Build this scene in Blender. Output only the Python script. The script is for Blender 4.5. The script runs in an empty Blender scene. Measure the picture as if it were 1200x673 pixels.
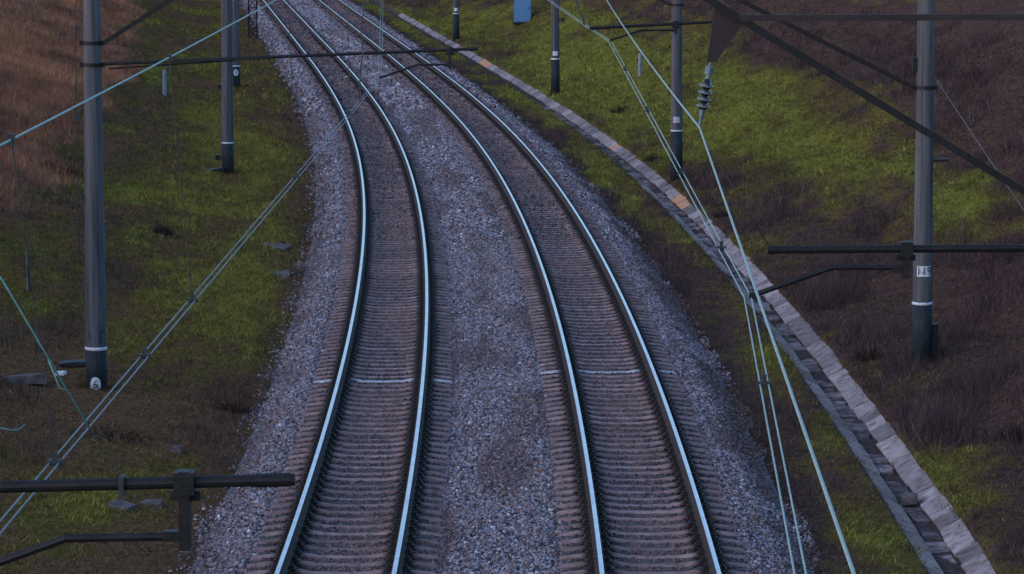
import bpy, bmesh, math, random
import numpy as np
from mathutils import Vector, Matrix
random.seed(7)
rng = np.random.default_rng(11)
scene = bpy.context.scene
col = scene.collection
R = math.radians

# ------------------------------------------------------------------ camera, sky, sun, exposure
CAM_Z = 9.3096
cam_d = bpy.data.cameras.new('camera')
cam = bpy.data.objects.new('camera', cam_d); col.objects.link(cam)
cam.location = (0, 0, CAM_Z)
cam.rotation_euler = (R(90) - math.atan((336.5 + 138.2163) / 3600), 0, 0)
cam_d.sensor_width = 36; cam_d.lens = 108
cam_d.clip_start = 0.5; cam_d.clip_end = 6000
scene.camera = cam

SUN_EL, SUN_AZ = 13.0, -118.0          # degrees; azimuth clockwise from +Y
world = bpy.data.worlds.new('World'); scene.world = world; world.use_nodes = True
wn = world.node_tree.nodes; wl = world.node_tree.links
sky = wn.new('ShaderNodeTexSky'); sky.sky_type = 'NISHITA'; sky.sun_disc = False
sky.sun_elevation = R(SUN_EL); sky.sun_rotation = R(SUN_AZ % 360)
sky.air_density = 1.0; sky.dust_density = 1.0; sky.ozone_density = 4.0
bg = wn['Background']; bg.inputs[1].default_value = 0.15
wl.new(sky.outputs[0], bg.inputs[0])
sd = Vector((math.sin(R(SUN_AZ)) * math.cos(R(SUN_EL)), math.cos(R(SUN_AZ)) * math.cos(R(SUN_EL)), math.sin(R(SUN_EL))))
sl = bpy.data.lights.new('sun', 'SUN'); sl.energy = 0.6; sl.angle = R(90); sl.color = (1, 0.64, 0.70)
so_ = bpy.data.objects.new('sun', sl); col.objects.link(so_)
so_.rotation_euler = sd.to_track_quat('Z', 'Y').to_euler(); so_.location = (0, 0, 60)
vs = scene.view_settings
vs.view_transform = 'Standard'; vs.look = 'None'; vs.gamma = 1; vs.exposure = 1.3; vs.use_curve_mapping = False

# ------------------------------------------------------------------ track alignment
DS = 0.5
SS = np.arange(-120, 900, DS)
KN = np.array([-60, 0, 30, 60, 90, 120, 160, 400.]); KV = np.array([0, -.1125, -.1136, -.1137, -.1142, -.053, 0, 0]) / 100
kap = np.interp(SS, KN, KV); I0 = int(np.argmin(abs(SS)))
TH = np.concatenate([[0], np.cumsum((kap[1:] + kap[:-1]) / 2 * DS)]); TH += 0.0279 - TH[I0]
CX = np.concatenate([[0], np.cumsum(np.sin((TH[1:] + TH[:-1]) / 2) * DS)]); CX += -0.5267 - CX[I0]
CY = np.concatenate([[0], np.cumsum(np.cos((TH[1:] + TH[:-1]) / 2) * DS)]); CY += 20 - CY[I0]
def th_at(s): return np.interp(s, SS, TH)
def xy(s, o):
    t = np.interp(s, SS, TH)
    return np.interp(s, SS, CX) + o * np.cos(t), np.interp(s, SS, CY) - o * np.sin(t)
def pt(s, o, z):
    x, y = xy(s, o); return Vector((float(x), float(y), z))
SPACING = .52; TRACK = 4.4187 / 2; GAUGE = 1.592

# ------------------------------------------------------------------ value noise
def _h(i, j, seed):
    v = (i * 374761393 + j * 668265263 + seed * 974711) & 0xffffffff
    v = ((v ^ (v >> 13)) * 1274126177) & 0xffffffff
    return ((v ^ (v >> 16)) & 0xffff) / 65535.0
def vnoise(x, y, seed=0):
    x = np.asarray(x, float); y = np.asarray(y, float)
    xi = np.floor(x).astype(np.int64); yi = np.floor(y).astype(np.int64)
    fx = x - xi; fy = y - yi; fx = fx * fx * (3 - 2 * fx); fy = fy * fy * (3 - 2 * fy)
    a = _h(xi, yi, seed); b = _h(xi + 1, yi, seed); c = _h(xi, yi + 1, seed); d = _h(xi + 1, yi + 1, seed)
    return (a + (b - a) * fx) * (1 - fy) + (c + (d - c) * fx) * fy
def fbm(x, y, seed=0, octv=4):
    r = 0; a = .5; n = 0
    for k in range(octv):
        r = r + a * vnoise(x, y, seed + k); n += a; a *= .5; x = np.asarray(x) * 2.03 + 7.1; y = np.asarray(y) * 2.03 + 3.3
    return r / n

# ------------------------------------------------------------------ terrain height and plant cover
PO = [-600, -90, -45, -30, -12, -10, -8.5, -6, -4.5, -3.8, 3.8, 4.7, 6.22, 6.30, 6.5, 6.9, 7.12, 7.22, 7.34, 8.6, 10, 24, 34, 60, 90, 600]
PZ = [11, 10, 9.6, 8.0, .75, .15, -.2, -.45, -.66, -.75, -.75, -.68, -.62, -.72, -.85, -.85, -.80, -.585, -.50, -.2, .25, 6.4, 9.0, 9.8, 10, 11]
def smooth(a, b, x):
    t = np.clip((x - a) / (b - a), 0, 1); return t * t * (3 - 2 * t)
def height(s, o):
    s = np.asarray(s, float); o = np.asarray(o, float)
    z = np.interp(o, PO, PZ)
    ao = np.where(o > 0, smooth(7.5, 10.5, o), smooth(7.0, 11.0, -o))
    b = (fbm(s / 7, o / 3.5, 3) - .5) * np.where(o > 0, 1.5, 1.1) + (fbm(s / 1.9, o / 1.2, 9, 3) - .5) * np.where(o > 0, .62, .45)
    sm = np.where(o > 0, smooth(4.6, 5.2, o) * (1 - smooth(6.0, 6.3, o)), smooth(4.5, 5.2, -o))
    f = (fbm(s / 1.1, o / .8, 21, 3) - .5) * .12
    return z + b * ao + f * np.maximum(sm, ao)
BLOBS = [  # s, o, radius s, radius o, weight (positive = moss and grass, negative = dead weeds)
    (90, 12.0, 16, 2.6, 1.1), (72, 11.7, 9, 1.6, .8), (118, 10.2, 26, 2.6, .7), (155, 10.5, 30, 4.0, .9), (55, 12.6, 9, 1.3, .9),
    (50, 9.3, 16, 1.5, -.9), (38, 10.5, 14, 3.5, -.5), (66, 9.0, 10, 1.0, -.6), (112, 18, 50, 3.6, -1.2), (60, 16, 30, 2.5, -.9), (100, 9.0, 9, .8, -.5), (124, 9.2, 8, .8, -.6),(28, 7.9, 8, .5, .1), (30, 9.5, 10, 2.5, .2), (24, 5.7, 14, .8, -.35), (35, 5.0, 30, .5, -.5),
    (80, -6.3, 34, 1.7, .55), (60, -8.4, 14, 2.2, .35), (100, -9, 36, 3.2, .45), (34, -9, 10, 4, -.10), (24, -6, 9, 3, -.15), (45, -6.5, 14, 2, .25), (150, -8, 40, 2, .3)]
def cover(s, o):
    """green weight, dry-red weight"""
    g = (fbm(s / 9, o / 2.2, 40) - .5) * 2.6 + (fbm(s / 2.2, o / .9, 50, 3) - .5) * 1.5 + (fbm(s / .7, o / .4, 55, 2) - .5) * 1.1 - .05 + np.where(o < 0, -.06 - .22 * (1 - smooth(45, 75, s)), 0) + np.where((o > 5) & (o < 6.4), .15, 0)
    for bs, bo, rs, ro, w in BLOBS:
        g = g + w * np.exp(-((s - bs) / rs) ** 2 - ((o - bo) / ro) ** 2)
    toe = np.where(o > 0, 1 - smooth(4.6, 5.3, o + (fbm(s / 2, o * 0, 60) - .5) * 1.4), 1 - smooth(4.5, 5.2, -o + (fbm(s / 2, o * 0, 61) - .5) * 1.2))
    g = g - toe * np.where(o > 0, 1.3, .7)
    red = smooth(-.6, .8, (-o - 12.5) + (fbm(s / 6, o / 2, 70) - .5) * 3.5) * smooth(48, 70, s)
    return np.clip(g * .8 + .42, 0, 1), red, toe
C_BRIGHT = np.array([.185, .182, .036]); C_GREEN = np.array([.122, .116, .031]); C_OLIVE = np.array([.135, .104, .032])
C_BROWN = np.array([.150, .100, .048]); C_PURPLE = np.array([.088, .056, .046]); C_RED = np.array([.34, .15, .09]); C_DIRT = np.array([.055, .040, .030])
def plant_colour(s, o, jit=0):
    g, red, toe = cover(s, o)
    if jit: g = np.clip(g + rng.normal(0, jit, np.shape(g)), 0, 1)
    dead = np.where((o > 0)[..., None], C_PURPLE, C_BROWN)
    mid = C_OLIVE
    a = np.clip(g / .45, 0, 1)[..., None]; b = np.clip((g - .45) / .3, 0, 1)[..., None]; c = np.clip((g - .75) / .25, 0, 1)[..., None]
    r = dead * (1 - a) + mid * a; r = r * (1 - b) + C_GREEN * b; r = r * (1 - c) + C_BRIGHT * c
    r = r * np.where(o < 0, 1.0, 0.0)[..., None] * np.array([1.06, .93, 1.0]) + r * np.where(o < 0, 0.0, 1.0)[..., None]
    r = r * (1 - red[..., None]) + C_RED * red[..., None]
    tw = toe[..., None] * np.where(o > 0, .6, .3)[..., None]; r = r * (1 - tw) + C_DIRT * tw
    return r, g, red, toe

# ------------------------------------------------------------------ materials
def mat(name):
    m = bpy.data.materials.new(name); m.use_nodes = True
    return m, m.node_tree.nodes, m.node_tree.links, m.node_tree.nodes['Principled BSDF']
def N(n, t, **k):
    x = n.new(t)
    for a, v in k.items():
        if a.startswith('i_'): x.inputs[a[2:].replace('_', ' ')].default_value = v
        else: setattr(x, a, v)
    return x
def ramp(n, pts):
    r = n.new('ShaderNodeValToRGB'); e = r.color_ramp.elements
    while len(e) < len(pts): e.new(.5)
    for k, (p, c) in enumerate(pts): e[k].position = p; e[k].color = (*c, 1)
    return r
def noisy(name, pts, scale=8, rough=.8, metal=0, bump=.3, stretch=(1, 1, 1), detail=6, bscale=None, spec=.3, bd=.02, vary=0., stain=False):
    m, n, l, b = mat(name)
    tc = N(n, 'ShaderNodeTexCoord'); mp = N(n, 'ShaderNodeMapping'); mp.inputs['Scale'].default_value = stretch
    oi = N(n, 'ShaderNodeObjectInfo')
    l.new(tc.outputs['Object'], mp.inputs['Vector'])
    ad = N(n, 'ShaderNodeVectorMath', operation='ADD'); mul = N(n, 'ShaderNodeMath', operation='MULTIPLY'); mul.inputs[1].default_value = 37
    l.new(oi.outputs['Random'], mul.inputs[0]); l.new(mp.outputs[0], ad.inputs[0]); l.new(mul.outputs[0], ad.inputs[1])
    t = N(n, 'ShaderNodeTexNoise'); t.inputs['Scale'].default_value = scale; t.inputs['Detail'].default_value = detail; t.inputs['Roughness'].default_value = .65
    l.new(ad.outputs[0], t.inputs['Vector'])
    r = ramp(n, pts); l.new(t.outputs[0], r.inputs[0])
    vr = N(n, 'ShaderNodeMapRange'); vr.inputs[3].default_value = 1 - vary; vr.inputs[4].default_value = 1 + vary; l.new(oi.outputs['Random'], vr.inputs[0])
    vm = N(n, 'ShaderNodeVectorMath', operation='MULTIPLY'); l.new(r.outputs[0], vm.inputs[0]); l.new(vr.outputs[0], vm.inputs[1]); cout = vm.outputs[0]
    if stain:      # grease and brake dust where the rails sit
        sx = N(n, 'ShaderNodeSeparateXYZ'); l.new(tc.outputs['Object'], sx.inputs[0])
        ab = N(n, 'ShaderNodeMath', operation='ABSOLUTE'); l.new(sx.outputs[0], ab.inputs[0])
        sb_ = N(n, 'ShaderNodeMath', operation='SUBTRACT'); sb_.inputs[1].default_value = .796; l.new(ab.outputs[0], sb_.inputs[0])
        a2 = N(n, 'ShaderNodeMath', operation='ABSOLUTE'); l.new(sb_.outputs[0], a2.inputs[0])
        m2 = N(n, 'ShaderNodeMapRange', interpolation_type='SMOOTHSTEP'); m2.inputs[1].default_value = .14; m2.inputs[2].default_value = .30; m2.inputs[3].default_value = .14; m2.inputs[4].default_value = 1; l.new(a2.outputs[0], m2.inputs[0])
        v2 = N(n, 'ShaderNodeVectorMath', operation='MULTIPLY'); l.new(cout, v2.inputs[0]); l.new(m2.outputs[0], v2.inputs[1]); cout = v2.outputs[0]
    l.new(cout, b.inputs['Base Color'])
    b.inputs['Roughness'].default_value = rough; b.inputs['Metallic'].default_value = metal; b.inputs['Specular IOR Level'].default_value = spec
    if bump:
        t2 = N(n, 'ShaderNodeTexNoise'); t2.inputs['Scale'].default_value = bscale or scale * 4; t2.inputs['Detail'].default_value = 4
        l.new(ad.outputs[0], t2.inputs['Vector'])
        bp = N(n, 'ShaderNodeBump'); bp.inputs['Strength'].default_value = bump; bp.inputs['Distance'].default_value = bd
        l.new(t2.outputs[0], bp.inputs['Height']); l.new(bp.outputs[0], b.inputs['Normal'])
    return m
def attr_mat(name, atype='GEOMETRY', rough=.85, noise=0., nscale=30, spec=.25, bump=0, two=False):
    m, n, l, b = mat(name)
    a = N(n, 'ShaderNodeAttribute', attribute_type=atype, attribute_name='col')
    out = a.outputs['Color']
    if noise:
        tc = N(n, 'ShaderNodeTexCoord')
        t = N(n, 'ShaderNodeTexNoise'); t.inputs['Scale'].default_value = nscale; t.inputs['Detail'].default_value = 5; t.inputs['Roughness'].default_value = .7
        l.new(tc.outputs['Object'], t.inputs['Vector'])
        mr = N(n, 'ShaderNodeMapRange'); mr.inputs[1].default_value = .25; mr.inputs[2].default_value = .75
        mr.inputs[3].default_value = 1 - noise; mr.inputs[4].default_value = 1 + noise
        l.new(t.outputs[0], mr.inputs[0])
        mx = N(n, 'ShaderNodeVectorMath', operation='MULTIPLY'); l.new(out, mx.inputs[0]); l.new(mr.outputs[0], mx.inputs[1]); out = mx.outputs[0]
        if bump:
            bp = N(n, 'ShaderNodeBump'); bp.inputs['Strength'].default_value = bump; bp.inputs['Distance'].default_value = .05
            l.new(t.outputs[0], bp.inputs['Height']); l.new(bp.outputs[0], b.inputs['Normal'])
    l.new(out, b.inputs['Base Color']); b.inputs['Roughness'].default_value = rough; b.inputs['Specular IOR Level'].default_value = spec
    return m
def plain(name, c, rough=.6, metal=0, spec=.4):
    m, n, l, b = mat(name); b.inputs['Base Color'].default_value = (*c, 1); b.inputs['Roughness'].default_value = rough
    b.inputs['Metallic'].default_value = metal; b.inputs['Specular IOR Level'].default_value = spec; return m
M = {}
M['ground'] = attr_mat('ground_soil', noise=.6, nscale=7, bump=1.0, rough=1, spec=0)
M['grass'] = attr_mat('grass_blades', rough=.9, spec=.03)
M['stone'] = attr_mat('ballast_stone', 'INSTANCER', rough=.75, noise=.25, nscale=3, spec=.12)
M['bed'] = noisy('ballast_fill', [(.3, (.05, .045, .048)), (.55, (.13, .118, .12)), (.75, (.24, .225, .23))], 14, .9, bump=.9, bscale=26, bd=.05)
M['sleeper'] = noisy('sleeper_concrete', [(.3, (.15, .09, .078)), (.5, (.265, .175, .155)), (.7, (.36, .255, .235))], 5, .85, bump=.25, bscale=60, vary=.22, stain=True, spec=.1)
M['sleeper_white'] = noisy('sleeper_limewash', [(.38, (.26, .23, .22)), (.6, (.66, .65, .66))], 9, .8, bump=.2, bscale=60, stain=True)
M['rail_top'] = noisy('rail_polished', [(.35, (.46, .40, .45)), (.6, (.64, .56, .61))], 3, .27, 1.0, bump=0, stretch=(1, 1, 1))
M['rail_side'] = noisy('rail_rust', [(.3, (.035, .024, .02)), (.55, (.075, .048, .038)), (.8, (.12, .07, .05))], 12, .8, .1, bump=.2)
M['clip'] = noisy('clip_steel', [(.3, (.018, .015, .014)), (.7, (.05, .038, .032))], 20, .65, .3, bump=0)
M['slab'] = noisy('slab_concrete', [(.28, (.07, .058, .045)), (.44, (.22, .18, .168)), (.62, (.32, .275, .265)), (.8, (.37, .32, .305))], 4.5, .85, bump=.3, bscale=40, vary=.4, spec=.08)
M['slab_edge'] = noisy('edge_slab_concrete', [(.28, (.09, .066, .05)), (.44, (.25, .19, .165)), (.62, (.34, .265, .235)), (.8, (.38, .30, .265))], 4.5, .85, bump=.3, bscale=40, vary=.3, spec=.05)
M['slab_rust'] = noisy('slab_rust_stained', [(.3, (.36, .29, .26)), (.46, (.50, .24, .12)), (.62, (.58, .30, .15)), (.75, (.45, .38, .35))], 1.6, .85, bump=.3, bscale=40)
M['slab_wet'] = noisy('channel_floor_concrete', [(.3, (.05, .038, .033)), (.48, (.13, .10, .092)), (.62, (.25, .20, .19))], 5, .8, bump=.4, bscale=14, spec=.08, vary=.45)
M['concrete'] = noisy('mast_concrete', [(.32, (.035, .033, .035)), (.5, (.088, .085, .09)), (.7, (.14, .136, .14))], 3, .85, bump=.12, bscale=50, stretch=(4, 4, .12))
M['paint_dark'] = noisy('mast_bitumen_paint', [(.3, (.007, .011, .013)), (.55, (.018, .025, .028)), (.66, (.03, .036, .038)), (.76, (.10, .10, .10))], 9, .7, bump=.15, stretch=(2, 2, .6))
M['paint_white'] = noisy('mast_white_paint', [(.32, (.22, .22, .23)), (.42, (.55, .56, .58)), (.6, (.72, .73, .75))], 16, .7, bump=.1)
M['ink'] = plain('number_black_paint', (.02, .022, .03), .7)
M['steel'] = noisy('cantilever_steel', [(.3, (.008, .008, .008)), (.6, (.016, .0145, .0145)), (.80, (.05, .030, .024))], 9, .55, .2, bump=.2, stretch=(1, 1, 1), spec=.3)
M['steel_rust'] = noisy('gusset_rusty_steel', [(.3, (.026, .019, .019)), (.55, (.036, .026, .027)), (.8, (.06, .034, .03))], 5, .75, .2, bump=.2)
M['wire'] = noisy('wire_copper_patina', [(.3, (.21, .29, .26)), (.7, (.33, .41, .375))], 20, .6, .2, bump=0, spec=.4)
M['wire_teal'] = noisy('wire_green_patina', [(.3, (.08, .20, .175)), (.7, (.14, .30, .265))], 20, .5, .15, bump=0, spec=.5)
M['wire_grey'] = noisy('wire_grey_steel', [(.3, (.13, .145, .15)), (.7, (.24, .26, .27))], 20, .6, .3, bump=0)
M['wire_dark'] = noisy('wire_dark_steel', [(.3, (.02, .022, .022)), (.7, (.06, .06, .058))], 20, .6, .3, bump=0)
M['insul'] = plain('insulator_brown_porcelain', (.018, .011, .010), .25, 0, .6)
M['insul_rim'] = plain('insulator_glass_shed', (.15, .23, .25), .25, 0, .6)
M['zinc'] = noisy('fitting_zinc', [(.3, (.06, .10, .115)), (.7, (.13, .19, .21))], 10, .5, .4, bump=0)
M['blue'] = noisy('cabinet_blue_paint', [(.3, (.085, .20, .36)), (.7, (.11, .25, .43))], 3, .6, bump=.05)
M['post'] = noisy('post_grey_concrete', [(.3, (.17, .19, .22)), (.7, (.27, .30, .34))], 6, .85, bump=.15)
M['rubble'] = noisy('rubble_concrete', [(.3, (.045, .036, .032)), (.5, (.10, .083, .076)), (.7, (.19, .16, .15))], 5, .9, bump=.5, bscale=18)

# ------------------------------------------------------------------ object helpers
def tag(o, label=None, cat=None, group=None, kind=None):
    if label: o['label'] = label
    if cat: o['category'] = cat
    if group: o['group'] = group
    if kind: o['kind'] = kind
    return o
def empty(name, loc=(0, 0, 0)):
    o = bpy.data.objects.new(name, None); o.empty_display_size = .3; col.objects.link(o); o.location = loc; return o
class MB:
    def __init__(s): s.v = []; s.f = []; s.m = []
    def add(s, vs_, fs, mi=0):
        b = len(s.v); s.v += [tuple(p) for p in vs_]; s.f += [tuple(i + b for i in f) for f in fs]; s.m += [mi] * len(fs)
    def box(s, c, size, mx=None, mi=0, bev=0.0):
        hx, hy, hz = size[0] / 2, size[1] / 2, size[2] / 2
        P = [Vector((x, y, z)) for z in (-hz, hz) for y in (-hy, hy) for x in (-hx, hx)]
        if mx is not None: P = [mx @ p for p in P]
        P = [p + Vector(c) for p in P]
        s.add(P, [(0, 2, 3, 1), (4, 5, 7, 6), (0, 1, 5, 4), (2, 6, 7, 3), (0, 4, 6, 2), (1, 3, 7, 5)], mi)
    def bar(s, a, b, w, h, mi=0):
        a = Vector(a); b = Vector(b); d = b - a; L = d.length; d.normalize()
        up = Vector((0, 0, 1)) if abs(d.z) < .95 else Vector((0, 1, 0))
        sd_ = d.cross(up).normalized(); u = sd_.cross(d).normalized()
        mx = Matrix((sd_, d, u)).transposed()
        s.box((a + b) / 2, (w, L, h), mx, mi)
    def tube(s, pts, r, n=8, mi=0, cap=True):
        pts = [Vector(p) for p in pts]; rs = r if isinstance(r, (list, tuple)) else [r] * len(pts)
        rings = []; ref = None
        for k, p in enumerate(pts):
            d = (pts[min(k + 1, len(pts) - 1)] - pts[max(k - 1, 0)]).normalized()
            if ref is None: ref = Vector((0, 0, 1)) if abs(d.z) < .9 else Vector((1, 0, 0))
            a = d.cross(ref).normalized(); b = a.cross(d).normalized(); ref = b
            rings.append([p + (a * math.cos(t) + b * math.sin(t)) * rs[k] for t in [2 * math.pi * j / n for j in range(n)]])
        V = [q for rg in rings for q in rg]; F = []
        for k in range(len(pts) - 1):
            for j in range(n):
                F.append((k * n + j, k * n + (j + 1) % n, (k + 1) * n + (j + 1) % n, (k + 1) * n + j))
        if cap: F.append(tuple(range(n))[::-1]); F.append(tuple((len(pts) - 1) * n + j for j in range(n)))
        s.add(V, F, mi)
    def build(s, name, mats, parent=None, smooth_=False, loc=None):
        me = bpy.data.meshes.new(name)
        base = Vector(loc) if loc is not None else (parent.matrix_world_loc if False else Vector((0, 0, 0)))
        off = world_loc(parent) if parent is not None else Vector(loc or (0, 0, 0))
        me.from_pydata([tuple(Vector(p) - off) for p in s.v], [], s.f)
        for m_ in (mats if isinstance(mats, (list, tuple)) else [mats]): me.materials.append(m_)
        if any(s.m): me.polygons.foreach_set('material_index', s.m)
        if smooth_: me.polygons.foreach_set('use_smooth', [True] * len(me.polygons))
        me.update()
        o = bpy.data.objects.new(name, me); col.objects.link(o)
        if parent is not None: o.parent = parent
        else: o.location = off
        return o
def world_loc(o):
    v = Vector((0, 0, 0))
    while o is not None: v += o.location; o = o.parent
    return v
def np_mesh(name, V, F, mats, colr=None, smooth_=False, k=None):
    me = bpy.data.meshes.new(name); V = np.asarray(V, np.float32); F = np.asarray(F, np.int32); k = F.shape[1]
    me.vertices.add(len(V)); me.vertices.foreach_set('co', V.ravel())
    me.loops.add(F.size); me.loops.foreach_set('vertex_index', F.ravel())
    me.polygons.add(len(F)); me.polygons.foreach_set('loop_start', np.arange(0, F.size, k, dtype=np.int32))
    if colr is not None:
        a = me.color_attributes.new('col', 'FLOAT_COLOR', 'POINT')
        a.data.foreach_set('color', np.concatenate([colr, np.ones((len(colr), 1))], 1).astype(np.float32).ravel())
    for m_ in (mats if isinstance(mats, (list, tuple)) else [mats]): me.materials.append(m_)
    me.update(calc_edges=True)
    if smooth_: me.polygons.foreach_set('use_smooth', [True] * len(me.polygons))
    o = bpy.data.objects.new(name, me); col.objects.link(o); return o
def grid_faces(nu, nv):
    i = np.arange(nu - 1)[:, None] * nv + np.arange(nv - 1)[None, :]
    i = i.ravel(); return np.stack([i, i + 1, i + nv + 1, i + nv], 1)[:, ::-1]

# ------------------------------------------------------------------ ground
su = np.concatenate([np.linspace(-110, 12, 30), np.arange(14, 110, .4), np.arange(110, 260, 1.0), np.linspace(262, 880, 60)])
ou = np.concatenate([[-600, -300, -150, -90, -60], np.arange(-45, -20, 1.0), np.arange(-20, -4, .25), [-3.8, 0, 3.8, 4.4], np.arange(4.6, 6.1, .25),
                     [6.15, 6.22, 6.30, 6.5, 6.7, 6.9, 7.12, 7.22, 7.34], np.arange(7.4, 20, .25), np.arange(20, 46, 1.0), [60, 90, 150, 300, 600]])
Sg, Og = np.meshgrid(su, ou, indexing='ij')
X, Y = xy(Sg, Og); Z = height(Sg, Og)
C, _, _, _ = plant_colour(Sg, Og)
C = C * .8
ditch = ((Og > 6.2) & (Og < 7.2))[..., None]; C = np.where(ditch, np.array([.085, .068, .060]), C)
g = np_mesh('ground', np.stack([X, Y, Z], -1).reshape(-1, 3), grid_faces(len(su), len(ou)), M['ground'], C.reshape(-1, 3), True)
tag(g, kind='structure')

# ------------------------------------------------------------------ ballast bed
BO = [-4.75, -4.5, -3.95, -3.62, -2.9, -1.5, -.7, 0, .7, 1.5, 2.9, 3.62, 4.0, 4.55, 4.85]
BZ = [-.86, -.66, -.36, -.275, -.30, -.275, -.262, -.262, -.262, -.275, -.30, -.275, -.36, -.66, -.86]
def bed(s, o):
    z = np.interp(o, BO, BZ); dt = np.abs(np.abs(o) - TRACK)
    z = np.where(dt < 1.5, np.interp(dt, [0, .4, .6, .95, 1.1, 1.38, 1.5], [-.268, -.262, -.245, -.25, -.262, -.292, -.274]), z)
    return z + (fbm(s / 1.5, o / 1.5, 80, 3) - .5) * .07 * smooth(3.5, 3.9, abs(o)) + (fbm(s / 2.5, o / .8, 81, 3) - .5) * .07 * (1 - smooth(.5, .9, abs(o)))
sb = np.concatenate([np.linspace(-110, 14, 40), np.arange(15, 140, 1.0), np.linspace(142, 880, 160)])
ob = np.array(sorted(set(np.round(BO + [-4.2, -3.8, -.35, .35, 3.8, 4.25] + [sg * TRACK + q for sg in (-1, 1) for q in (-1.45, -1.38, -1.1, -.95, -.6, -.4, 0, .4, .6, .95, 1.1, 1.38, 1.45)], 3))))
Sb, Ob = np.meshgrid(sb, ob, indexing='ij'); X, Y = xy(Sb, Ob)
b_ = np_mesh('ballast_bed', np.stack([X, Y, bed(Sb, Ob)], -1).reshape(-1, 3), grid_faces(len(sb), len(ob)), M['bed'], None, True)
tag(b_, kind='structure')

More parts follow.
